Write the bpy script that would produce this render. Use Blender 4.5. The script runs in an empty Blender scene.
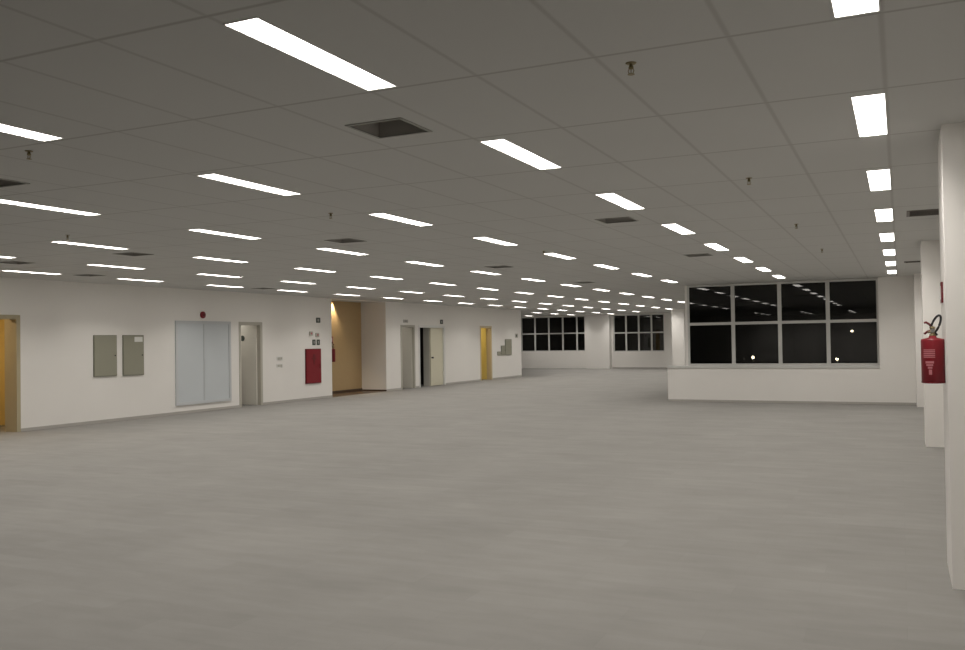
import bpy, math
from mathutils import Matrix, Vector

# ------------------------------------------------------------------ camera, world, exposure
scene = bpy.context.scene
col = scene.collection
CAM_Z = 1.62
F_PX, YAW, PITCH, ROLL = 890.5, 0.4385, 0.0176, -0.0151
fw = Vector((-math.sin(YAW) * math.cos(PITCH), math.cos(YAW) * math.cos(PITCH), math.sin(PITCH)))
rt = Vector((math.cos(YAW), math.sin(YAW), 0))
up = rt.cross(fw)
r2 = rt * math.cos(ROLL) + up * math.sin(ROLL)
u2 = -rt * math.sin(ROLL) + up * math.cos(ROLL)
cam_data = bpy.data.cameras.new('camera')
cam = bpy.data.objects.new('camera', cam_data)
col.objects.link(cam)
cam.matrix_world = Matrix(((r2.x, u2.x, -fw.x, 0), (r2.y, u2.y, -fw.y, 0), (r2.z, u2.z, -fw.z, CAM_Z), (0, 0, 0, 1)))
cam_data.sensor_width = 36.0
cam_data.lens = F_PX / 965 * 36.0
cam_data.clip_start = 0.05
cam_data.clip_end = 500
scene.camera = cam

world = bpy.data.worlds.new('night')
scene.world = world
world.use_nodes = True
world.node_tree.nodes['Background'].inputs[0].default_value = (0.25, 0.3, 0.45, 1)
world.node_tree.nodes['Background'].inputs[1].default_value = 0.004

LAMP = 7.0                                    # brightness of a strip light's diffuser
LAMP_W = 13.6                                 # watts sent down by its reflector
LAMP_SPREAD = math.radians(124)
LAMP_COLOUR = (1.0, 0.95, 0.885)
scene.view_settings.view_transform = 'Standard'
scene.view_settings.look = 'None'
scene.view_settings.gamma = 1
scene.view_settings.exposure = 0.0
scene.cycles.max_bounces = 10
scene.cycles.diffuse_bounces = 7
scene.cycles.sample_clamp_indirect = 6
scene.cycles.use_denoising = True

# ------------------------------------------------------------------ sizes (metres; x to the right wall, y into the room)
CEIL = 2.96
LEFT, RIGHT = -15.4, 0.86
BACK = -13.0                                  # wall behind the viewer
LEFT_END = 36.9                               # where the left wall stops
COLUMN_X = 0.267
WIN_Y = 22.7                                  # front of the low wall and window wall
WIN_LEFT = -5.42

# ------------------------------------------------------------------ materials
def mat(name, colour, rough=0.6, metal=0.0, emit=None, strength=0.0, noise=0.0, nscale=8.0, spec=0.5):
    m = bpy.data.materials.new(name)
    m.use_nodes = True
    nt = m.node_tree
    b = nt.nodes['Principled BSDF']
    b.inputs['Base Color'].default_value = (*colour, 1)
    b.inputs['Roughness'].default_value = rough
    b.inputs['Metallic'].default_value = metal
    b.inputs['Specular IOR Level'].default_value = spec
    if emit:
        b.inputs['Emission Color'].default_value = (*emit, 1)
        b.inputs['Emission Strength'].default_value = strength
    if noise:
        tc = nt.nodes.new('ShaderNodeTexCoord')
        n = nt.nodes.new('ShaderNodeTexNoise')
        n.inputs['Scale'].default_value = nscale
        n.inputs['Detail'].default_value = 5
        r = nt.nodes.new('ShaderNodeMapRange')
        r.inputs['To Min'].default_value = 1 - noise
        r.inputs['To Max'].default_value = 1 + noise
        mx = nt.nodes.new('ShaderNodeVectorMath'); mx.operation = 'SCALE'
        mx.inputs[0].default_value = colour
        nt.links.new(tc.outputs['Object'], n.inputs['Vector'])
        nt.links.new(n.outputs['Fac'], r.inputs['Value'])
        nt.links.new(r.outputs['Result'], mx.inputs['Scale'])
        nt.links.new(mx.outputs['Vector'], b.inputs['Base Color'])
    return m

M = {
    'paint': mat('wall_paint', (0.84, 0.82, 0.79), 0.7, noise=0.02, nscale=1.5, spec=0.3),
    'warm_paint': mat('corridor_paint', (0.50, 0.36, 0.19), 0.7, noise=0.04),
    'yellow_paint': mat('yellow_paint', (0.66, 0.52, 0.22), 0.6, noise=0.03),
    'cream': mat('cream_laminate', (0.66, 0.63, 0.50), 0.45, noise=0.02),
    'white_leaf': mat('off_white_laminate', (0.72, 0.70, 0.64), 0.45, noise=0.02),
    'grey_leaf': mat('grey_laminate', (0.66, 0.64, 0.58), 0.5, noise=0.02),
    'yellow_leaf': mat('yellow_laminate', (0.72, 0.58, 0.18), 0.45, noise=0.03),
    'jamb_grey': mat('grey_jamb', (0.48, 0.46, 0.40), 0.5),
    'jamb_beige': mat('beige_jamb', (0.62, 0.52, 0.34), 0.5),
    'jamb_olive': mat('olive_jamb', (0.46, 0.40, 0.27), 0.5),
    'dark': mat('unlit_room_dark', (0.05, 0.045, 0.04), 0.8),  # darkness of an unlit room put into the wall colour
    'brown': mat('dark_brown_stone', (0.075, 0.045, 0.028), 0.35, noise=0.15),
    'trim': mat('grey_skirting', (0.45, 0.43, 0.40), 0.5),
    'frame': mat('white_aluminium', (0.62, 0.62, 0.60), 0.35),
    'lip': mat('white_enamel', (0.75, 0.75, 0.73), 0.4),
    'panel': mat('olive_grey_enamel', (0.31, 0.305, 0.24), 0.45, noise=0.02),
    'panel_edge': mat('olive_grey_edge', (0.22, 0.22, 0.17), 0.45),
    'label': mat('paper_label', (0.80, 0.80, 0.77), 0.6),
    'red': mat('red_enamel', (0.21, 0.005, 0.013), 0.42, noise=0.03),
    'red_dark': mat('dark_red_enamel', (0.13, 0.006, 0.010), 0.4),
    'print': mat('pale_print', (0.50, 0.17, 0.19), 0.6),
    'black': mat('black_rubber', (0.02, 0.02, 0.022), 0.45),
    'sign': mat('dark_green_sign', (0.045, 0.06, 0.05), 0.5),
    'chrome': mat('satin_metal', (0.55, 0.54, 0.52), 0.3, metal=1.0),
    'brass': mat('dull_brass', (0.30, 0.25, 0.14), 0.45, metal=0.7),
    'vent': mat('grey_vent_metal', (0.30, 0.30, 0.275), 0.5),
    'vent_dark': mat('vent_shade', (0.035, 0.035, 0.03), 0.8),
    'grille': mat('brown_grille', (0.11, 0.095, 0.08), 0.5),
    'blue_grey': mat('blue_grey_satin_glass', (0.60, 0.64, 0.67), 0.16, noise=0.03, nscale=2.0),
    'asphalt': mat('asphalt', (0.05, 0.05, 0.05), 0.9, noise=0.2, nscale=0.6),
    'outside': mat('night_dark', (0.03, 0.03, 0.03), 0.9),  # night darkness outside is put into this colour
    'diffuser': mat('lit_diffuser', (0.9, 0.9, 0.9), 0.4, emit=LAMP_COLOUR, strength=LAMP),
    'warm_lamp': mat('lit_warm_lamp', (0.9, 0.9, 0.9), 0.4, emit=(1.0, 0.72, 0.40), strength=25.0),
    'street': mat('lit_street_lamp', (0.9, 0.9, 0.9), 0.4, emit=(1.0, 0.80, 0.55), strength=400.0),
}

def glass_material():
    m = bpy.data.materials.new('window_glass')
    m.use_nodes = True
    nt = m.node_tree
    nt.nodes.clear()
    out = nt.nodes.new('ShaderNodeOutputMaterial')
    mix = nt.nodes.new('ShaderNodeMixShader')
    mix.inputs[0].default_value = 0.06
    t = nt.nodes.new('ShaderNodeBsdfTransparent'); t.inputs[0].default_value = (0.12, 0.125, 0.12, 1)
    g = nt.nodes.new('ShaderNodeBsdfGlossy'); g.inputs['Roughness'].default_value = 0.0
    nt.links.new(t.outputs[0], mix.inputs[1]); nt.links.new(g.outputs[0], mix.inputs[2])
    nt.links.new(mix.outputs[0], out.inputs[0])
    return m
M['glass'] = glass_material()

def ceiling_material():
    m = mat('mineral_ceiling_tile', (0.5, 0.5, 0.5), 0.85, spec=0.2)
    nt = m.node_tree; b = nt.nodes['Principled BSDF']
    N = nt.nodes.new; L = nt.links.new
    tc = N('ShaderNodeTexCoord'); sep = N('ShaderNodeSeparateXYZ')
    L(tc.outputs['Object'], sep.inputs[0])
    def line(axis, offset, period, half, low):
        a = N('ShaderNodeMath'); a.operation = 'SUBTRACT'; L(sep.outputs[axis], a.inputs[0]); a.inputs[1].default_value = offset
        w = N('ShaderNodeMath'); w.operation = 'PINGPONG'; L(a.outputs[0], w.inputs[0]); w.inputs[1].default_value = period / 2
        c = N('ShaderNodeMapRange'); L(w.outputs[0], c.inputs['Value'])
        c.inputs['To Min'].default_value = low; c.inputs['From Min'].default_value = half * 0.3; c.inputs['From Max'].default_value = half
        return c.outputs['Result']
    lx = line('X', -0.045, 0.622, 0.018, 0.40); ly = line('Y', 2.80, 1.2515, 0.017, 0.0)
    mn = N('ShaderNodeMath'); mn.operation = 'MINIMUM'; L(lx, mn.inputs[0]); L(ly, mn.inputs[1])
    n = N('ShaderNodeTexNoise'); n.inputs['Scale'].default_value = 90; L(tc.outputs['Object'], n.inputs['Vector'])
    n2 = N('ShaderNodeTexNoise'); n2.inputs['Scale'].default_value = 0.5; L(tc.outputs['Object'], n2.inputs['Vector'])
    r = N('ShaderNodeMapRange'); L(n2.outputs['Fac'], r.inputs['Value']); r.inputs['To Min'].default_value = 0.96; r.inputs['To Max'].default_value = 1.04
    mix = N('ShaderNodeMix'); mix.data_type = 'RGBA'
    L(mn.outputs[0], mix.inputs['Factor'])
    mix.inputs[6].default_value = (0.42, 0.41, 0.395, 1); mix.inputs[7].default_value = (0.58, 0.58, 0.565, 1)
    sc = N('ShaderNodeVectorMath'); sc.operation = 'SCALE'; L(mix.outputs[2], sc.inputs[0]); L(r.outputs['Result'], sc.inputs['Scale'])
    L(sc.outputs['Vector'], b.inputs['Base Color'])
    bp = N('ShaderNodeBump'); bp.inputs['Strength'].default_value = 0.15; bp.inputs['Distance'].default_value = 0.003
    L(n.outputs['Fac'], bp.inputs['Height']); L(bp.outputs[0], b.inputs['Normal'])
    return m
M['ceiling'] = ceiling_material()

def floor_material():
    m = mat('grey_carpet_plank', (0.3, 0.3, 0.3), 0.75, spec=0.25)
    nt = m.node_tree; b = nt.nodes['Principled BSDF']
    N = nt.nodes.new; L = nt.links.new
    tc = N('ShaderNodeTexCoord')
    br = N('ShaderNodeTexBrick'); L(tc.outputs['Object'], br.inputs['Vector'])
    br.inputs['Color1'].default_value = (0.965, 0.965, 0.965, 1); br.inputs['Color2'].default_value = (1.035, 1.035, 1.035, 1)
    br.inputs['Mortar'].default_value = (0.94, 0.94, 0.94, 1)
    br.inputs['Scale'].default_value = 1.0; br.inputs['Mortar Size'].default_value = 0.002
    br.inputs['Brick Width'].default_value = 1.0; br.inputs['Row Height'].default_value = 0.25
    mp = N('ShaderNodeMapping'); mp.inputs['Scale'].default_value = (1.5, 5.0, 1); L(tc.outputs['Object'], mp.inputs['Vector'])
    n = N('ShaderNodeTexNoise'); n.inputs['Scale'].default_value = 1.6; n.inputs['Detail'].default_value = 8; L(mp.outputs[0], n.inputs['Vector'])
    r = N('ShaderNodeMapRange'); L(n.outputs['Fac'], r.inputs['Value'])
    r.inputs['From Min'].default_value = 0.3; r.inputs['From Max'].default_value = 0.7
    r.inputs['To Min'].default_value = 0.95; r.inputs['To Max'].default_value = 1.05
    a = N('ShaderNodeVectorMath'); a.operation = 'SCALE'; L(br.outputs['Color'], a.inputs[0]); L(r.outputs['Result'], a.inputs['Scale'])
    n4 = N('ShaderNodeTexNoise'); n4.inputs['Scale'].default_value = 1.1; n4.inputs['Detail'].default_value = 6; L(tc.outputs['Object'], n4.inputs['Vector'])
    r4 = N('ShaderNodeMapRange'); L(n4.outputs['Fac'], r4.inputs['Value']); r4.inputs['From Min'].default_value = 0.3; r4.inputs['From Max'].default_value = 0.7
    r4.inputs['To Min'].default_value = 0.95; r4.inputs['To Max'].default_value = 1.05
    a2 = N('ShaderNodeVectorMath'); a2.operation = 'SCALE'; L(a.outputs['Vector'], a2.inputs[0]); L(r4.outputs['Result'], a2.inputs['Scale'])
    k = N('ShaderNodeVectorMath'); k.operation = 'MULTIPLY'; L(a2.outputs['Vector'], k.inputs[0]); k.inputs[1].default_value = (0.240, 0.233, 0.219)
    L(k.outputs['Vector'], b.inputs['Base Color'])
    n3 = N('ShaderNodeTexNoise'); n3.inputs['Scale'].default_value = 220; L(tc.outputs['Object'], n3.inputs['Vector'])
    bp = N('ShaderNodeBump'); bp.inputs['Strength'].default_value = 0.3; bp.inputs['Distance'].default_value = 0.002
    L(n3.outputs['Fac'], bp.inputs['Height']); L(bp.outputs[0], b.inputs['Normal'])
    return m
M['floor'] = floor_material()

# ------------------------------------------------------------------ mesh helpers
class MB:
    """collects boxes, rings and tubes and links them as ONE mesh object"""
    def __init__(s): s.v = []; s.f = []; s.sm = []
    def box(s, x0, x1, y0, y1, z0, z1):
        n = len(s.v)
        s.v += [(x, y, z) for z in (z0, z1) for y in (y0, y1) for x in (x0, x1)]
        for q in ((0, 2, 3, 1), (4, 5, 7, 6), (0, 1, 5, 4), (2, 6, 7, 3), (0, 4, 6, 2), (1, 3, 7, 5)):
            s.f.append(tuple(n + i for i in q)); s.sm.append(False)
        return s
    def bevel_box(s, x0, x1, y0, y1, z0, z1, b=0.01, axis='x'):
        """box with the four edges round `axis` chamfered"""
        def prof(a0, a1, c0, c1):
            return [(a0 + b, c0), (a1 - b, c0), (a1, c0 + b), (a1, c1 - b), (a1 - b, c1), (a0 + b, c1), (a0, c1 - b), (a0, c0 + b)]
        if axis == 'x': P = [[(x, p, q) for p, q in prof(y0, y1, z0, z1)] for x in (x0, x1)]
        elif axis == 'y': P = [[(p, y, q) for p, q in prof(x0, x1, z0, z1)] for y in (y0, y1)]
        else: P = [[(p, q, z) for p, q in prof(x0, x1, y0, y1)] for z in (z0, z1)]
        s.loft(P, smooth=False); return s
    def loft(s, rings, smooth=True, cap=True, closed=False):
        n = len(s.v); k = len(rings[0])
        for r in rings: s.v += [tuple(p) for p in r]
        m = len(rings)
        for i in range(m if closed else m - 1):
            for j in range(k):
                a = n + i * k + j; b_ = n + i * k + (j + 1) % k
                i2 = (i + 1) % m
                s.f.append((a, b_, n + i2 * k + (j + 1) % k, n + i2 * k + j)); s.sm.append(smooth)
        if cap and not closed:
            s.f.append(tuple(reversed(range(n, n + k)))); s.sm.append(False)
            s.f.append(tuple(range(n + (m - 1) * k, n + m * k))); s.sm.append(False)
        return s
    def lathe(s, prof, cx, cy, cz=0, seg=28, axis='z', smooth=True, cap=True):
        rings = []
        for r, h in prof:
            ring = []
            for i in range(seg):
                t = 2 * math.pi * i / seg
                c, d = r * math.cos(t), r * math.sin(t)
                ring.append((cx + c, cy + d, cz + h) if axis == 'z' else (cx + h, cy + c, cz + d) if axis == 'x' else (cx + c, cy + h, cz + d))
            rings.append(ring)
        return s.loft(rings, smooth, cap)
    def tube(s, pts, r, seg=10):
        rings = []; pts = [Vector(p) for p in pts]
        for i, p in enumerate(pts):
            d = (pts[min(i + 1, len(pts) - 1)] - pts[max(i - 1, 0)]).normalized()
            a = d.cross(Vector((0.31, 0.17, 0.93)) if abs(d.z) < 0.9 else Vector((1, 0, 0))).normalized(); b_ = d.cross(a)
            rings.append([tuple(p + (a * math.cos(2 * math.pi * j / seg) + b_ * math.sin(2 * math.pi * j / seg)) * r) for j in range(seg)])
        return s.loft(rings)
    def build(s, name, m, parent=None):
        me = bpy.data.meshes.new(name); me.from_pydata(s.v, [], s.f)
        me.polygons.foreach_set('use_smooth', s.sm)
        import bmesh
        bm = bmesh.new(); bm.from_mesh(me); bmesh.ops.recalc_face_normals(bm, faces=bm.faces); bm.to_mesh(me); bm.free()
        me.materials.append(m); me.update()
        o = bpy.data.objects.new(name, me); col.objects.link(o)
        if parent: o.parent = parent
        return o

def tag(o, label=None, cat=None, group=None, kind=None):
    if label: o['label'] = label
    if cat: o['category'] = cat
    if group: o['group'] = group
    if kind: o['kind'] = kind
    return o
def empty(name, loc, label=None, cat=None, group=None, kind=None, rz=0.0):
    o = bpy.data.objects.new(name, None); col.objects.link(o)
    o.location = loc; o.rotation_euler = (0, 0, rz); o.empty_display_size = 0.1
    return tag(o, label, cat, group, kind)
def struct(o, label=None, cat=None): return tag(o, label, cat, kind='structure')
def copy_tree(o, parent=None):
    c = o.copy(); col.objects.link(c); c.parent = parent
    for ch in list(o.children): copy_tree(ch, c)
    return c
def holed(u0, u1, v0, v1, holes):
    """rectangles of [u0,u1]x[v0,v1] left when the holes are taken out"""
    us = sorted({u0, u1} | {min(max(h[i], u0), u1) for h in holes for i in (0, 1)})
    vs = sorted({v0, v1} | {min(max(h[i], v0), v1) for h in holes for i in (2, 3)})
    out = []
    for a, b in zip(us, us[1:]):
        run = None
        for c, d in zip(vs, vs[1:]):
            cx, cy = (a + b) / 2, (c + d) / 2
            if any(h[0] < cx < h[1] and h[2] < cy < h[3] for h in holes):
                if run: out.append((a, b, *run)); run = None
            else: run = (run[0], d) if run else (c, d)
        if run: out.append((a, b, *run))
    return out

# ------------------------------------------------------------------ where the ceiling fittings stand
X_ROW = {'A': -0.136, 'B': -2.444, 'C': -4.918, 'D': -7.387, 'E': -9.670, 'F': -11.931, 'G': -13.996, 'H': -16.25, 'I': -18.7}
SPAN = {'A': (0, 7), 'B': (0, 7), 'C': (0, 7), 'D': (0, 16), 'E': (1, 17), 'F': (1, 16), 'G': (2, 17), 'H': (15, 17), 'I': (17, 17)}
FIRST = {'A': 0, 'B': 0, 'C': 0, 'D': 1, 'E': 2, 'F': 2, 'G': 3, 'H': 15, 'I': 17}       # nearest one seen in the photo
LAST = {'D': 12, 'E': 15}                                                              # farthest one seen, where more are added out of sight
def lamp_y(j): return 3.455 + 2.5034 * j
LIGHTS = [(r, j, X_ROW[r], lamp_y(j)) for r in X_ROW for j in (list(range(-6, -3)) if r in 'ABCD' else []) + list(range(SPAN[r][0], SPAN[r][1] + 1))]  # unseen rear rows and hidden far ends are added for their light
VENTS = [(-2.87, 4.79), (-2.87, 9.74), (-2.95, 14.6), (-6.60, 4.80), (-6.56, 9.80), (-6.58, 14.78), (-6.72, 20.05),
         (-10.1, 9.58), (-12.57, 9.55), (-13.75, 11.98), (-13.9, 17.2)]
GRILLES = [(0.09, 0.69, 10.70, 11.20), (0.09, 0.69, 18.10, 18.40)]
LW, LL = 0.090, 0.560                         # half width and half length of a strip light opening
VH = 0.20

# ------------------------------------------------------------------ room shell
struct(MB().box(-21.2, 1.1, BACK - 0.2, 47.9, -0.2, 0.0).build('floor', M['floor']), 'pale grey carpet plank floor of the empty hall', 'floor')

holes = [(x - LW, x + LW, y - LL, y + LL) for _, _, x, y in LIGHTS] + [(x - VH, x + VH, y - VH, y + VH) for x, y in VENTS] + [tuple(g) for g in GRILLES] + [(-16.26 - 0.05, -16.26 + 0.05, 23.55, 23.65)]
c = MB()
for x0, x1, y0, y1 in holed(-21.2, 1.1, BACK - 0.2, 47.9, holes): c.box(x0, x1, y0, y1, CEIL, CEIL + 0.02)
struct(c.build('ceiling', M['ceiling']), 'grey mineral tile suspended ceiling with a thin grid', 'ceiling')

# left wall: every door is a real hole in it
LT = 0.20
DOORS = {'near': (10.35, 11.73, 2.2), 'toilet': (18.12, 18.94, 2.15), 'corridor': (22.2, 25.3, CEIL - 0.02), 'grey': (26.3, 27.18, 2.15),
         'double': (27.56, 29.45, 2.15), 'yellow': (32.63, 33.66, 2.17)}
c = MB()
for y0, y1, z0, z1 in holed(BACK, LEFT_END, 0, CEIL, [(a, b, 0, h) for a, b, h in DOORS.values()]): c.box(LEFT - LT, LEFT, y0, y1, z0, z1)
struct(c.build('wall_left', M['paint']), 'long white left wall with doors and cabinets', 'wall')
struct(MB().box(RIGHT, RIGHT + 0.2, BACK, WIN_Y, 0, CEIL).build('wall_right', M['paint']), 'white right wall behind the columns', 'wall')
struct(MB().box(LEFT - LT, RIGHT + 0.2, BACK - 0.2, BACK, 0, CEIL).build('wall_rear', M['paint']), 'white wall behind the viewer', 'wall')
# window wall: low wall as deep as the sill, solid panel right of the window
c = MB()
c.box(WIN_LEFT, -0.45, WIN_Y, WIN_Y + 0.42, 0, 0.84)
c.box(-0.45, RIGHT + 0.2, WIN_Y, WIN_Y + 0.42, 0, CEIL)
struct(c.build('wall_window', M['paint']), 'white low wall under the large dark window', 'wall')
struct(MB().box(-4.90, -4.86, WIN_Y + 0.42, 47.5, 0, CEIL).build('wall_outer', M['outside']), 'outer wall of the far wing, coloured dark for night', 'wall')
struct(MB().box(-5.0, -4.90, WIN_Y + 0.42, 47.3, 0, CEIL).build('wall_wing', M['paint']), 'white side wall of the far wing', 'wall')
# far wall with its two windows and the pier between them
c = MB()
for x0, x1, z0, z1 in holed(-21.0, -4.9, 0, CEIL, [(-20.6, -15.9, 0.95, 2.92), (-14.27, -11.45, 0.90, 2.92)]): c.box(x0, x1, 47.3, 47.55, z0, z1)
struct(c.build('wall_far', M['paint']), 'far white wall with two dark windows', 'wall')
struct(MB().box(-15.68, -14.36, 46.85, 47.3, 0, CEIL).build('column', M['paint']), 'wide white pier between the two far windows', 'column')
struct(MB().box(-9.79, -9.19, 41.95, 42.6, 0, CEIL).build('column', M['paint']), 'brightly lit white column far behind the left end of the low wall', 'column')
struct(MB().box(-21.2, -21.0, LEFT_END - 0.2, 47.75, 0, CEIL).build('wall_side', M['paint']), 'side wall of the far bay', 'wall')
struct(MB().box(-21.0, LEFT - LT, LEFT_END - 0.2, LEFT_END, 0, CEIL).build('wall_return', M['paint']), 'return wall round the corner of the left wall', 'wall')

# columns on the right
for y0, lab in ((6.4, 'nearest white square column at the right edge, extinguisher on its side'),
                (14.3, 'second white square column, behind the red extinguisher'),
                (22.0, 'farthest white column, at the corner by the large window')):
    y1 = y0 + 0.72 if y0 < 20 else WIN_Y
    struct(MB().box(COLUMN_X if y0 < 10 else 0.30, RIGHT, y0, y1, 0, CEIL).build('column', M['paint']), lab, 'column')

# skirting
c = MB(); edges = [BACK] + [v for d in DOORS.values() for v in d[:2]] + [LEFT_END]
for i in range(0, len(edges), 2): c.box(LEFT, LEFT + 0.012, edges[i], edges[i + 1], 0, 0.06)
struct(c.build('baseboard_left', M['trim']), 'thin grey skirting along the left wall', 'skirting')
struct(MB().box(WIN_LEFT, 0.30, WIN_Y - 0.012, WIN_Y, 0, 0.05).build('baseboard_window', M['trim']), 'thin grey skirting under the large window', 'skirting')
struct(MB().box(-14.32, -5.0, 47.288, 47.3, 0, 0.05).build('baseboard_far', M['trim']), 'thin grey skirting along the far wall', 'skirting')

# ------------------------------------------------------------------ windows
def window(name, x0, x1, y, z0, z1, n, rail, label, lines=None, fr=0.05):
    w = empty(name, ((x0 + x1) / 2, y, z0), label, 'window', kind='structure')
    L = lambda x: x - (x0 + x1) / 2
    c = MB()
    c.box(L(x0), L(x1), -0.03, 0.03, 0, fr); c.box(L(x0), L(x1), -0.03, 0.03, z1 - z0 - fr, z1 - z0)
    c.box(L(x0), L(x0) + fr, -0.03, 0.03, fr, z1 - z0 - fr); c.box(L(x1) - fr, L(x1), -0.03, 0.03, fr, z1 - z0 - fr)
    for k in (lines or [x0 + (x1 - x0) * i / n for i in range(1, n)]): c.box(L(k) - 0.045, L(k) + 0.045, -0.035, 0.035, fr, z1 - z0 - fr)
    c.box(L(x0) + fr, L(x1) - fr, -0.032, 0.032, rail - z0 - 0.035, rail - z0 + 0.035)
    c.build('window_frame', M['frame'], w)
    MB().box(L(x0) + fr, L(x1) - fr, -0.004, 0.004, fr, z1 - z0 - fr).build('glass', M['glass'], w)
    return w
w = window('window_1', -4.94, -0.45, WIN_Y + 0.27, 0.90, CEIL - 0.005, 4, 1.96, 'large eight-pane window above the low white wall, night outside', lines=[-3.80, -2.68, -1.57])
MB().bevel_box(-5.42 + 2.695, -0.45 + 2.695, -0.29, 0.03, -0.06, 0.0, 0.006, 'x').build('window_sill', M['frame'], w)
# wall strip left of the big window frame, standing on the low wall
struct(MB().box(-5.0, -4.94, WIN_Y + 0.24, WIN_Y + 0.42, 0.90, CEIL).build('trim_1', M['paint']), 'narrow white upright at the left end of the large window', 'trim')
window('window_2', -14.27, -11.45, 47.42, 0.90, 2.92, 4, 1.93, 'small four-column window in the far wall')
window('window_3', -20.6, -15.9, 47.42, 0.95, 2.92, 6, 1.96, 'wide dark window in the far wall, beside the corner of the left wall', lines=[-19.75 + 0.84 * i for i in range(0, 5)])

# ------------------------------------------------------------------ doors in the left wall
def door(name, key, jamb, label):
    y0, y1, h = DOORS[key]
    d = empty(name, (LEFT, y0, 0), label, 'door', kind='structure')
    c = MB(); w = y1 - y0; t = 0.03
    c.box(-LT - 0.01, 0.012, 0, t, 0, h); c.box(-LT - 0.01, 0.012, w - t, w, 0, h); c.box(-LT - 0.01, 0.012, t, w - t, h - t, h)
    c.box(0.0, 0.014, -0.05, 0, 0, h + 0.05); c.box(0.0, 0.014, w, w + 0.05, 0, h + 0.05); c.box(0.0, 0.014, 0, w, h, h + 0.05)
    c.build('door_frame', jamb, d)
    return d, w, h
def leaf(d, hx, hy, width, h, ang, m, handle=True):
    """door leaf hinged at (hx, hy); ang 0 runs along +y, 90 runs into the room behind (-x)"""
    e = MB().box(-0.04, 0, 0, width, 0.01, h - 0.035).build('door_leaf', m, d)
    e.location = (hx, hy, 0); e.rotation_euler = (0, 0, math.radians(ang))
    if handle:
        c = MB()
        c.lathe([(0.026, 0.0), (0.026, 0.008), (0.011, 0.012), (0.011, 0.045)], 0, width - 0.07, 1.02, 14, 'x')
        c.bevel_box(0.035, 0.055, width - 0.19, width - 0.055, 1.008, 1.032, 0.006, 'y')
        k = c.build('door_handle', M['chrome'], e)
    return e
def niche(key, depth, m, h=2.6, y_lo=0.5, y_hi=0.5, light=None, floor=None, name='wall_niche'):
    y0, y1, _ = DOORS[key]; a, b = y0 - y_lo, y1 + y_hi; x1 = LEFT - LT; x0 = x1 - depth
    c = MB()
    c.box(x0 - 0.05, x0, a, b, 0, h); c.box(x0 - 0.05, x1, a - 0.05, a, 0, h); c.box(x0 - 0.05, x1, b, b + 0.05, 0, h)
    c.box(x0 - 0.05, x1, a - 0.05, b + 0.05, h, h + 0.03)
    struct(c.build(name, m), None, 'wall')
    if floor: struct(MB().box(x0, x1, a, b, 0, 0.006).build('floor_niche', floor), None, 'floor')
    if light:
        lamp((x0 + x1) / 2, (a + b) / 2, h, *light)
    return x0, x1, a, b
def lamp(x, y, z, energy, colour, label):
    o = empty('ceiling_lamp', (x, y, z), label, 'ceiling lamp')
    MB().lathe([(0.11, -0.005), (0.11, 0.0)], 0, 0, 0, 20).build('lamp_ring', M['lip'], o)
    MB().lathe([(0.07, -0.035), (0.095, -0.025), (0.10, -0.005)], 0, 0, 0, 20).build('lamp_shade', M['lip'], o)
    ld = bpy.data.lights.new('lamp_light', 'AREA'); ld.shape = 'DISK'; ld.size = 0.18; ld.energy = energy; ld.color = colour
    lo = bpy.data.objects.new('lamp_light', ld); col.objects.link(lo); lo.parent = o; lo.location = (0, 0, -0.045)
    return o

d, w, h = door('door_1', 'near', M['jamb_olive'], 'doorway at the left edge, orange light in the room behind')
MB().box(-0.33, -LT - 0.01, w - 0.03, w + 0.02, 0, h).build('door_lining', M['jamb_olive'], d)
niche('near', 1.8, M['yellow_paint'], light=(16, (1.0, 0.75, 0.42), 'round lamp inside the orange lit room at the left edge'), y_hi=0.9, name='wall_near_room')

d, w, h = door('door_2', 'toilet', M['jamb_grey'], 'open off-white door with a round dark sign, right of the blue grey glazing')
e = leaf(d, -0.10, w - 0.035, 0.76, h, 90, M['white_leaf'])
# the leaf's -x side (after the turn) faces the hall: sign on it
s = MB().lathe([(0.075, 0.0), (0.075, 0.006)], -0.047, 0.45, 1.78, 24, 'x').build('door_sign', M['sign'], e)
niche('toilet', 1.3, M['paint'], y_lo=0.2, y_hi=0.3, h=2.4, light=(3, (1.0, 0.95, 0.86), 'added round lamp, out of view, to brighten the off-white door leaf'), name='wall_toilet_room')  # lamp added to brighten the open leaf

d, w, h = door('door_3', 'grey', M['jamb_grey'], 'open grey doorway right of the corridor, small plate above it')
leaf(d, -0.06, w - 0.035, 0.80, h, 90, M['grey_leaf'])
niche('grey', 1.2, M['paint'], y_lo=0.1, y_hi=0.05, h=2.4, light=(1.5, (1.0, 0.95, 0.86), 'added round lamp, out of view, to brighten the grey doorway'), name='wall_grey_room')  # extra lamp added to lift the grey interior

d, w, h = door('door_4', 'double', M['lip'], 'double doorway, dark open slot at its left and closed cream leaf at its right')
leaf(d, -0.05, 0.92, 0.0001 + 0.96, h, 0, M['cream'], handle=False)
MB().box(-0.34, -0.095, 0.90, 0.94, 0, h).build('door_lining', M['grey_leaf'], d)
c = MB(); c.lathe([(0.03, 0.0), (0.03, 0.01), (0.014, 0.014), (0.014, 0.03), (0.034, 0.045), (0.034, 0.062), (0.02, 0.07)], -0.05, 1.0, 1.03, 16, 'x').build('door_knob', M['black'], d)
niche('double', 1.5, M['dark'], y_lo=0.05, y_hi=0.08, h=2.4, name='wall_unlit_room')

d, w, h = door('door_5', 'yellow', M['jamb_beige'], 'far doorway with an open yellow door, near the end of the left wall')
leaf(d, -LT, w - 0.035, 0.70, h, 90, M['yellow_leaf'])
niche('yellow', 1.5, M['yellow_paint'], y_lo=0.1, y_hi=0.1, h=2.4, light=(9, (1.0, 0.90, 0.62), 'round lamp in the room behind the yellow door'), name='wall_yellow_room')

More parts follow.
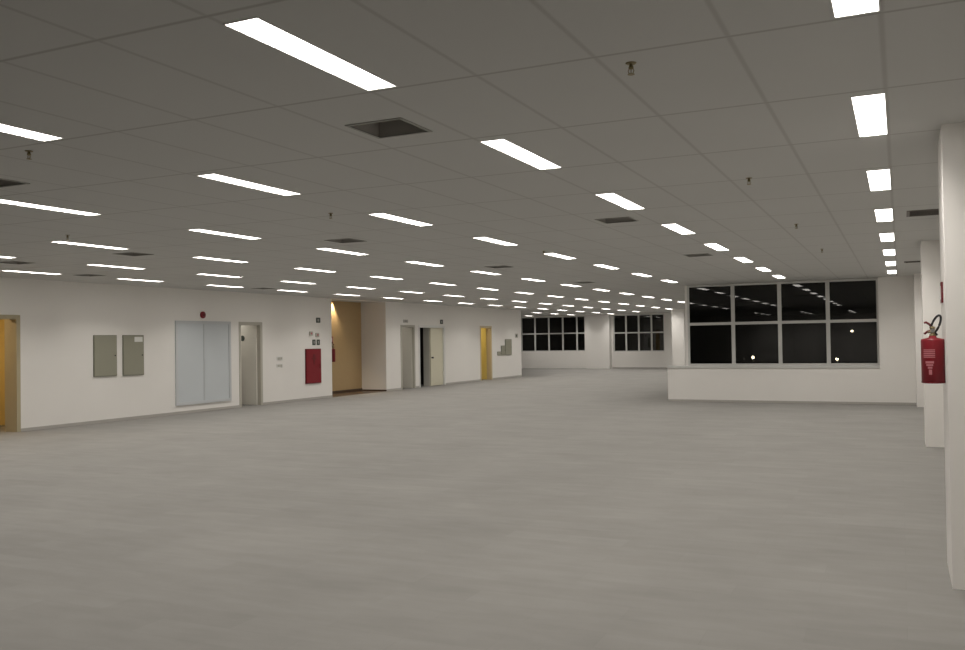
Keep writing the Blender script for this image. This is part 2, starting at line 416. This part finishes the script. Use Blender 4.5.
# corridor opening between the cabinets and the grey door
CX = -16.36
y0, y1, _ = DOORS['corridor']
c = MB(); c.box(CX - 0.1, CX, 19.6, y1 + 0.1, 0, CEIL)
struct(c.build('wall_corridor', M['warm_paint']), 'tan wall at the back of the corridor opening', 'wall')
struct(MB().box(CX, LEFT - LT, y1, y1 + 0.1, 0, CEIL).build('wall_corridor_side', M['paint']), 'white side wall of the corridor opening', 'wall')
struct(MB().box(CX, LEFT - LT, 19.5, 19.6, 0, CEIL).build('wall_corridor_end', M['paint']), 'end wall of the corridor', 'wall')
struct(MB().box(CX, LEFT, y0, y1, 0, 0.006).box(CX, LEFT - LT, 19.6, y0, 0, 0.006).build('floor_corridor', M['brown']), 'dark brown corridor floor', 'floor')
struct(MB().box(CX, CX + 0.015, 19.6, y1, 0.006, 0.09).box(CX + 0.015, LEFT, y1 - 0.015, y1, 0.006, 0.05).build('baseboard_corridor', M['brown']), 'dark brown skirting in the corridor', 'skirting')
dl = empty('downlight', (CX + 0.10, 23.60, CEIL), 'small warm recessed downlight in the corridor ceiling above the half hidden extinguisher', 'downlight')
c = MB()
for q in (-1, 1):
    c.box(min(q * 0.05, q * 0.062), max(q * 0.05, q * 0.062), -0.062, 0.062, -0.005, 0.0)
    c.box(-0.05, 0.05, min(q * 0.05, q * 0.062), max(q * 0.05, q * 0.062), -0.005, 0.0)
c.build('trim_ring', M['lip'], dl)
c = MB()
for q in (-1, 1):
    c.box(min(q * 0.045, q * 0.05), max(q * 0.045, q * 0.05), -0.05, 0.05, 0.0, 0.12)
    c.box(-0.045, 0.045, min(q * 0.045, q * 0.05), max(q * 0.045, q * 0.05), 0.0, 0.12)
c.box(-0.05, 0.05, -0.05, 0.05, 0.12, 0.125)
c.build('lamp_housing', M['lip'], dl)
MB().lathe([(0.012, 0.065), (0.035, 0.07), (0.04, 0.10), (0.02, 0.12)], 0, 0, 0, 20).build('bulb', M['warm_lamp'], dl)
sp = bpy.data.lights.new('downlight_beam', 'SPOT'); sp.energy = 130; sp.color = (1.0, 0.80, 0.55); sp.spot_size = math.radians(80); sp.spot_blend = 0.7; sp.shadow_soft_size = 0.015
so = bpy.data.objects.new('downlight_beam', sp); col.objects.link(so); so.parent = dl; so.location = (0, 0, 0.04)

# blue grey glazed opening with closed leaves, flush in the left wall
g = empty('window_4', (LEFT, 15.84, 0.20), 'tall blue grey glazed panel with a white frame, left of the off-white door', 'window', kind='structure')
W, Hh = 1.90, 2.0
c = MB(); f_ = 0.07
c.box(0, 0.03, 0, W, 0, f_); c.box(0, 0.03, 0, W, Hh - f_, Hh); c.box(0, 0.03, 0, f_, f_, Hh - f_); c.box(0, 0.03, W - f_, W, f_, Hh - f_)
c.build('window_frame', mat('pale_blue_frame', (0.56, 0.58, 0.60), 0.35), g)
MB().box(0, 0.014, f_, W - f_, f_, Hh - f_).build('glass', M['blue_grey'], g)
MB().box(0.014, 0.020, W / 2 - 0.02, W / 2 + 0.02, f_, Hh - f_).build('mullion', mat('pale_blue_mullion', (0.50, 0.53, 0.55), 0.35), g)

# ------------------------------------------------------------------ ceiling lights
ORD = ['first', 'second', 'third', 'fourth', 'fifth', 'sixth', 'seventh', 'eighth', 'ninth', 'tenth', 'eleventh', 'twelfth', 'thirteenth', 'fourteenth', 'fifteenth']
ROWNAME = {'A': 'the rightmost row', 'B': 'the second row from the right', 'C': 'the third row from the right', 'D': 'the fourth row from the right',
           'E': 'the fifth row from the right', 'F': 'the sixth row from the right', 'G': 'the row nearest the left wall', 'H': 'the short row past the left wall'}
def lamp_label(r, j):
    n = j - FIRST[r]; last = LAST.get(r, SPAN[r][1])
    if r == 'I': return 'bright strip light at the far left corner, in front of the wide far window'
    if n < 0: return 'unseen strip light added to %s, %s one before those in view' % (ROWNAME[r], ORD[-n - 1])
    if j > last: return 'strip light added to the %s row, %s of those hidden by the window wall' % ('fourth' if r == 'D' else 'fifth', ORD[j - last - 1])
    if j == last: return 'strip light, farthest one of %s' % ROWNAME[r]
    if n == 0: return 'strip light, nearest one in view of %s' % ROWNAME[r]
    return 'strip light, %s from the viewer in %s' % (ORD[n], ROWNAME[r])
proto = empty('ceiling_light', (0, 0, CEIL))
c = MB()
c.box(-LW, -LW + 0.006, -LL, LL, -0.004, 0.05); c.box(LW - 0.006, LW, -LL, LL, -0.004, 0.05)
c.box(-LW + 0.006, LW - 0.006, -LL, -LL + 0.006, -0.004, 0.05); c.box(-LW + 0.006, LW - 0.006, LL - 0.006, LL, -0.004, 0.05)
c.box(-LW, LW, -LL, LL, 0.05, 0.056)
c.build('light_frame', M['lip'], proto)
me = bpy.data.meshes.new('diffuser')
a, b = LW - 0.006, LL - 0.006
me.from_pydata([(-a, -b, 0), (-a, b, 0), (a, b, 0), (a, -b, 0)], [], [(0, 1, 2, 3)]); me.materials.append(M['diffuser'])
do = bpy.data.objects.new('diffuser', me); col.objects.link(do); do.parent = proto
ld = bpy.data.lights.new('strip_lamp', 'AREA'); ld.shape = 'RECTANGLE'; ld.size = 2 * a; ld.size_y = 2 * b
ld.energy = LAMP_W; ld.color = LAMP_COLOUR; ld.spread = LAMP_SPREAD
lo = bpy.data.objects.new('strip_lamp', ld); col.objects.link(lo); lo.parent = proto; lo.location = (0, 0, -0.002)
for i, (r, j, x, y) in enumerate(LIGHTS):
    o = proto if i == 0 else copy_tree(proto)
    o.location = (x, y, CEIL); tag(o, lamp_label(r, j), 'ceiling light', 'recessed strip lights in the ceiling')

# ------------------------------------------------------------------ air vents
proto = empty('ceiling_vent', (0, 0, CEIL))
c = MB()
for s in (-1, 1):
    c.box(min(s * VH, s * (VH - 0.02)), max(s * VH, s * (VH - 0.02)), -VH, VH, -0.006, 0.0)
    c.box(-VH + 0.02, VH - 0.02, min(s * VH, s * (VH - 0.02)), max(s * VH, s * (VH - 0.02)), -0.006, 0.0)
c.build('vent_frame', M['vent'], proto)
c = MB()
for s in (-1, 1):
    c.box(min(s * VH, s * (VH - 0.01)), max(s * VH, s * (VH - 0.01)), -VH, VH, 0.0, 0.12)
    c.box(-VH + 0.01, VH - 0.01, min(s * VH, s * (VH - 0.01)), max(s * VH, s * (VH - 0.01)), 0.0, 0.12)
c.build('vent_neck', M['trim'], proto)
c = MB(); c.box(-VH, VH, -VH, VH, 0.12, 0.13)  # dark plate stands in for the shade up the open neck
c.build('vent_shade', M['vent_dark'], proto)
VL = ['large open square ceiling vent beside the longest strip light', 'square ceiling vent under the second row of lights, left of the ceiling centre',
      'small far square vent in line with the large near vent, toward the large window', 'dark square vent cut by the left edge, above the long left light',
      'square vent above the third light of the fourth row', 'far square vent between the fourth and fifth light rows',
      'farthest small square vent, above the far hall', 'dark square vent over the pair of grey cabinets',
      'dark square vent at the far left, above the orange doorway', 'faint square vent near the left wall above the grey cabinets',
      'faint square vent near the left wall above the off-white door']
for i, (x, y) in enumerate(VENTS):
    o = proto if i == 0 else copy_tree(proto)
    o.location = (x, y, CEIL); tag(o, VL[i], 'air vent', 'square ceiling vents')
for (x0, x1, y0, y1), lab in zip(GRILLES, ('long brown ceiling grille between the first two columns', 'farther thin brown ceiling grille behind the second column')):
    g = empty('ceiling_grille', ((x0 + x1) / 2, (y0 + y1) / 2, CEIL), lab, 'air grille')
    a, b = (x1 - x0) / 2, (y1 - y0) / 2
    c = MB(); c.box(-a, a, -b, -b + 0.03, -0.008, 0.02); c.box(-a, a, b - 0.03, b, -0.008, 0.02); c.box(-a, -a + 0.03, -b + 0.03, b - 0.03, -0.008, 0.02); c.box(a - 0.03, a, -b + 0.03, b - 0.03, -0.008, 0.02)
    c.build('grille_frame', M['grille'], g)
    c = MB(); n = int(2 * b / 0.05)
    for k in range(1, n): c.box(-a + 0.03, a - 0.03, -b + k * 2 * b / n - 0.006, -b + k * 2 * b / n + 0.006, -0.004, 0.03)
    c.box(-a, a, -b, b, 0.06, 0.07)
    c.build('grille_slats', M['grille'], g)

# ------------------------------------------------------------------ sprinklers
proto = empty('sprinkler', (0, 0, CEIL))
MB().lathe([(0.028, -0.006), (0.034, 0.0)], 0, 0, 0, 18).build('sprinkler_plate', M['brass'], proto)
MB().lathe([(0.010, -0.006), (0.012, -0.02), (0.016, -0.022), (0.016, -0.034), (0.008, -0.036)], 0, 0, 0, 12).build('sprinkler_body', M['brass'], proto)
MB().tube([(-0.010, 0, -0.03), (-0.018, 0, -0.045), (-0.010, 0, -0.064)], 0.003, 6).tube([(0.010, 0, -0.03), (0.018, 0, -0.045), (0.010, 0, -0.064)], 0.003, 6).tube([(0, 0, -0.034), (0, 0, -0.064)], 0.003, 6).build('sprinkler_bulb', M['brass'], proto)
MB().lathe([(0.022, -0.067), (0.022, -0.064)], 0, 0, 0, 14).build('sprinkler_deflector', M['brass'], proto)
SPR = [(-1.159, 4.218, 'nearest brass sprinkler head, top right of centre in the ceiling'), (-1.13, 7.755, 'second sprinkler head toward the large window, left of the third right-hand light'),
       (-1.10, 11.24, 'third sprinkler head toward the large window'), (-1.07, 14.7, 'fourth sprinkler head, closest to the large window'),
       (-5.30, 7.65, 'sprinkler head in mid ceiling, above the nearest fourth-row lights'), (-5.353, 4.173, 'sprinkler head at the far left below the cut strip light'),
       (-9.0, 7.53, 'small sprinkler head at the left, just above the fifth-row light'), (-4.85, 12.56, 'small far sprinkler head beside a third-row light')]
for i, (x, y, lab) in enumerate(SPR):
    o = proto if i == 0 else copy_tree(proto)
    o.location = (x, y, CEIL); o.scale = (0.8, 0.8, 0.85); tag(o, lab, 'sprinkler', 'ceiling sprinklers')

# ------------------------------------------------------------------ things on the left wall
def on_wall(name, y, z, label, cat, group=None): return empty(name, (LEFT, y, z), label, cat, group)
def cabinet(y0, y1, z0, z1, label, paper=False):
    o = on_wall('electrical_cabinet', y0, z0, label, 'electrical cabinet'); w, h = y1 - y0, z1 - z0
    MB().bevel_box(0.001, 0.025, 0, w, 0, h, 0.006, 'x').build('cabinet_body', M['panel_edge'], o)
    dr = MB().bevel_box(0.025, 0.036, 0.012, w - 0.012, 0.012, h - 0.012, 0.006, 'x').build('door', M['panel'], o)
    MB().lathe([(0.014, 0.0), (0.014, 0.012)], 0.036, w - 0.06, h * 0.5, 12, 'x').build('lock', M['black'], dr)
    if paper: MB().box(0.036, 0.038, w - 0.28, w - 0.05, h - 0.15, h - 0.04).build('paper_label', M['label'], dr)
    return o
cabinet(13.50, 14.11, 0.98, 1.86, 'left one of the two olive grey electrical cabinets on the left wall')
cabinet(14.28, 14.87, 0.97, 1.86, 'right one of the two olive grey cabinets, white label in its corner', True)
for y0, y1, z1, lab in ((34.25, 34.62, 1.15, 'lowest small grey cabinet of the stepped three by the wall end'), (34.64, 35.05, 1.40, 'middle grey cabinet of the stepped three by the wall end'),
                        (35.07, 35.75, 1.67, 'tallest grey cabinet of the stepped three by the wall end')):
    cabinet(y0, y1, 0.99, z1, lab)

# fire hose cabinet
o = on_wall('fire_hose_cabinet', 20.87, 0.46, 'red fire hose cabinet with a dark emblem, left of the corridor opening', 'fire hose cabinet')
MB().bevel_box(0.001, 0.03, 0, 0.74, 0, 1.0, 0.008, 'x').build('cabinet_body', M['red_dark'], o)
dr = MB().bevel_box(0.03, 0.042, 0.02, 0.72, 0.02, 0.98, 0.006, 'x').build('door', M['red'], o)
c = MB(); c.box(0.042, 0.045, 0.33, 0.43, 0.62, 0.84); c.box(0.042, 0.045, 0.27, 0.33, 0.70, 0.74); c.box(0.042, 0.045, 0.43, 0.49, 0.70, 0.74); c.box(0.042, 0.045, 0.35, 0.41, 0.54, 0.62)
c.build('hose_emblem', M['red_dark'], dr)
MB().tube([(0.042, 0.64, 0.45), (0.065, 0.64, 0.45), (0.065, 0.64, 0.55), (0.042, 0.64, 0.55)], 0.008, 8).build('handle', M['red_dark'], dr)

# fire alarm sounder
o = on_wall('fire_alarm', 16.76, 2.35, 'small round red fire alarm above the blue grey glazed panel', 'fire alarm')
MB().lathe([(0.085, 0.0), (0.085, 0.03), (0.06, 0.05)], 0, 0, 0, 24, 'x').build('alarm_body', M['red'], o)
MB().lathe([(0.03, 0.0), (0.022, 0.02)], 0.05, 0, 0, 16, 'x').build('alarm_button', M['red_dark'], o)

def plate(name, y, z, w, h, m, label, cat, mark=None, group=None):
    o = on_wall(name, y, z, label, cat, group)
    MB().bevel_box(0, 0.012, -w / 2, w / 2, -h / 2, h / 2, min(w, h) * 0.08, 'x').build('plate', m, o)
    if mark: MB().box(0.012, 0.014, -w * 0.22, w * 0.22, -h * 0.25, h * 0.25).build('pictogram', mark, o)
    return o
plate('wall_sign', 21.52, 2.29, 0.20, 0.15, M['sign'], 'small dark square sign, topmost above the red hose cabinet', 'sign', M['vent'])
def detector(y, z, label):
    o = on_wall('alarm_button_box', y, z, label, 'alarm switch')
    MB().bevel_box(0, 0.035, -0.075, 0.075, -0.06, 0.06, 0.01, 'x').build('switch_body', M['jamb_grey'], o)
    MB().lathe([(0.032, 0.0), (0.026, 0.012)], 0.035, 0, 0, 16, 'x').build('button', M['print'], o)
detector(21.15, 1.90, 'left one of the two small pale grey switches above the hose cabinet')
detector(21.45, 1.86, 'right one of the two small pale grey switches above the hose cabinet')
plate('wall_sign', 21.30, 1.645, 0.15, 0.16, M['sign'], 'left one of two small dark signs just over the hose cabinet', 'sign', M['vent'])
plate('wall_sign', 21.51, 1.645, 0.15, 0.16, M['sign'], 'right one of two small dark signs just over the hose cabinet', 'sign', M['vent'])
def socket(y, z, label):
    o = on_wall('light_switch', y, z, label, 'light switch')
    MB().bevel_box(0, 0.010, -0.13, 0.13, -0.05, 0.05, 0.008, 'x').build('switch_plate', M['lip'], o)
    for k in (-0.07, 0.0, 0.07): MB().bevel_box(0.010, 0.016, k - 0.022, k + 0.022, -0.03, 0.03, 0.004, 'x').build('rocker', M['jamb_grey'], o)
socket(19.72, 1.22, 'upper one of the two pale switch plates between the off-white door and hose cabinet')
socket(19.72, 1.02, 'lower one of the two pale switch plates between the off-white door and hose cabinet')
plate('wall_sign', 26.6, 2.33, 0.32, 0.10, M['trim'], 'small faint grey plate above the grey doorway', 'sign', M['vent'])
plate('wall_sign', 29.25, 2.34, 0.22, 0.16, M['sign'], 'small dark sign above the right leaf of the double door', 'sign', M['vent'])
plate('wall_sign', 36.35, 1.82, 0.30, 0.18, M['jamb_grey'], 'small grey plate at the far end of the left wall', 'sign', M['sign'])

# ------------------------------------------------------------------ fire extinguishers
def extinguisher(loc, rz, label, hose=True):
    """wall on the local +x side, front toward local -y"""
    o = empty('fire_extinguisher', loc, label, 'fire extinguisher', rz=rz)
    R, H = 0.073, 0.300
    MB().lathe([(R * 0.90, 0.0), (R, 0.008), (R, H - 0.012), (R * 0.95, H - 0.002), (R * 0.35, H + 0.008), (R * 0.3, H + 0.02)], 0, 0, 0, 36).build('cylinder', M['red'], o)
    MB().lathe([(R + 0.0012, 0.002), (R + 0.0012, 0.014)], 0, 0, 0, 36, cap=False).build('base_ring', M['red_dark'], o)
    # printed label: curved patches of pale print
    c = MB()
    def patch(a0, a1, z0, z1):
        n = 6; k = len(c.v); rr = R + 0.0012
        for i in range(n + 1):
            t = math.radians(a0 + (a1 - a0) * i / n)
            c.v += [(rr * math.cos(t), rr * math.sin(t), z0), (rr * math.cos(t), rr * math.sin(t), z1)]
        for i in range(n): c.f.append((k + 2 * i, k + 2 * i + 2, k + 2 * i + 3, k + 2 * i + 1)); c.sm.append(True)
    for z in (0.222, 0.210, 0.198, 0.186, 0.174): patch(-142, -82, z, z + 0.007)
    patch(-130, -88, 0.135, 0.150); patch(-126, -92, 0.118, 0.130); patch(-118, -96, 0.100, 0.113); patch(-113, -98, 0.06, 0.094)
    c.build('printed_label', M['print'], o)
    c = MB(); c.lathe([(0.020, H + 0.012), (0.020, H + 0.03), (0.014, H + 0.034), (0.014, H + 0.066), (0.018, H + 0.07), (0.018, H + 0.082)], 0, 0, 0, 18)
    c.tube([(0.0, 0, H + 0.05), (-0.030, 0, H + 0.046)], 0.008, 10)
    c.build('valve', M['brass'], o)
    MB().tube([(0.004, 0, H + 0.075), (-0.018, 0, H + 0.098), (-0.038, 0, H + 0.112), (-0.05, 0, H + 0.108)], 0.008, 8).build('squeeze_lever', M['red_dark'], o)
    MB().tube([(-0.004, 0, H + 0.060), (-0.030, 0, H + 0.050), (-0.050, 0, H + 0.032)], 0.007, 8).build('carry_handle', M['red_dark'], o)
    MB().lathe([(0.013, 0.0), (0.013, 0.012)], 0, -0.026, H + 0.055, 14, 'y').build('pressure_gauge', M['chrome'], o)
    if hose:
        pts = []
        for i in range(25):
            t = math.radians(200 - 250 * i / 24)
            # a leaning loop above the shoulder
            p, q = 0.022 * math.cos(t), 0.066 * math.sin(t)
            ca, sa = math.cos(math.radians(-22)), math.sin(math.radians(-22))
            pts.append((0.020 + p * ca - q * sa, -0.005 - 0.012 * math.sin(t), H + 0.095 + p * sa + q * ca))
        pts = [(0.006, -0.004, H + 0.074)] + pts + [(0.028, -0.004, H + 0.024)]
        MB().tube(pts, 0.0075, 10).build('hose', M['black'], o)
    MB().box(R - 0.006, R + 0.002, -0.02, 0.02, 0.10, H - 0.03).build('wall_bracket', M['chrome'], o)
    return o
extinguisher((COLUMN_X - 0.070, 6.75, 1.287), 0, 'red fire extinguisher with black hose hung on the nearest column')
o = extinguisher((CX + 0.082, 23.53, 1.02), math.pi, 'red fire extinguisher half hidden behind the edge of the corridor opening')
o.scale = (1, 1, 1.35)
o = empty('wall_sign', (COLUMN_X, 6.83, 1.90), 'small dark red sign seen edge-on above the extinguisher on the column', 'sign')
MB().box(-0.012, 0, -0.08, 0.08, -0.07, 0.07).build('plate', M['red_dark'], o)
MB().box(-0.014, -0.012, -0.04, 0.04, -0.045, 0.045).build('pictogram', M['label'], o)
o = empty('wall_sign', (CX, 23.53, 1.72), 'small pink red sign above the half hidden corridor extinguisher', 'sign')
MB().box(0, 0.012, -0.11, 0.11, -0.1, 0.1).build('plate', M['red'], o)
MB().box(0.012, 0.014, -0.06, 0.06, -0.06, 0.06).build('pictogram', M['label'], o)

# ------------------------------------------------------------------ outside, seen through the glass
struct(MB().box(-70, 70, 48.5, 160, -6.4, -6.2).box(-4.6, 70, 23.4, 48.5, -6.4, -6.2).build('ground', M['asphalt']), 'dark ground outside', 'ground')
def street_lamp(px, py, dist, size, label):
    d = fw + r2 * ((px - 482.5) / F_PX) - u2 * ((py - 325) / F_PX)
    p = Vector((0, 0, CAM_Z)) + d * dist
    o = empty('street_lamp', (p.x, p.y, -6.2), label, 'street lamp', 'street lamps outside the large window')
    h = p.z + 6.2
    MB().lathe([(0.16 * size, 0), (0.16 * size, 0.25), (0.09 * size, 0.3), (0.06 * size, h)], 0, 0, 0, 12).build('pole', M['outside'], o)
    MB().lathe([(0.10 * size, h), (0.26 * size, h + 0.10), (0.30 * size, h + 0.16), (0.22 * size, h + 0.30), (0.05 * size, h + 0.36)], 0, 0, 0, 16).build('lamp_housing', M['outside'], o)
    MB().lathe([(0.10 * size, -0.2 * size), (0.22 * size, -0.1 * size), (0.24 * size, 0.02), (0.15 * size, 0.1)], 0, 0, h, 14).build('globe', M['street'], o)
street_lamp(753, 358, 27, 0.14, 'left small lit lamp low in the second pane column of the large window')
street_lamp(837, 359, 60, 0.4, 'small lit lamp low in the rightmost pane column of the large window')
street_lamp(852, 331, 75, 0.4, 'higher small lit lamp in the rightmost pane column of the large window')
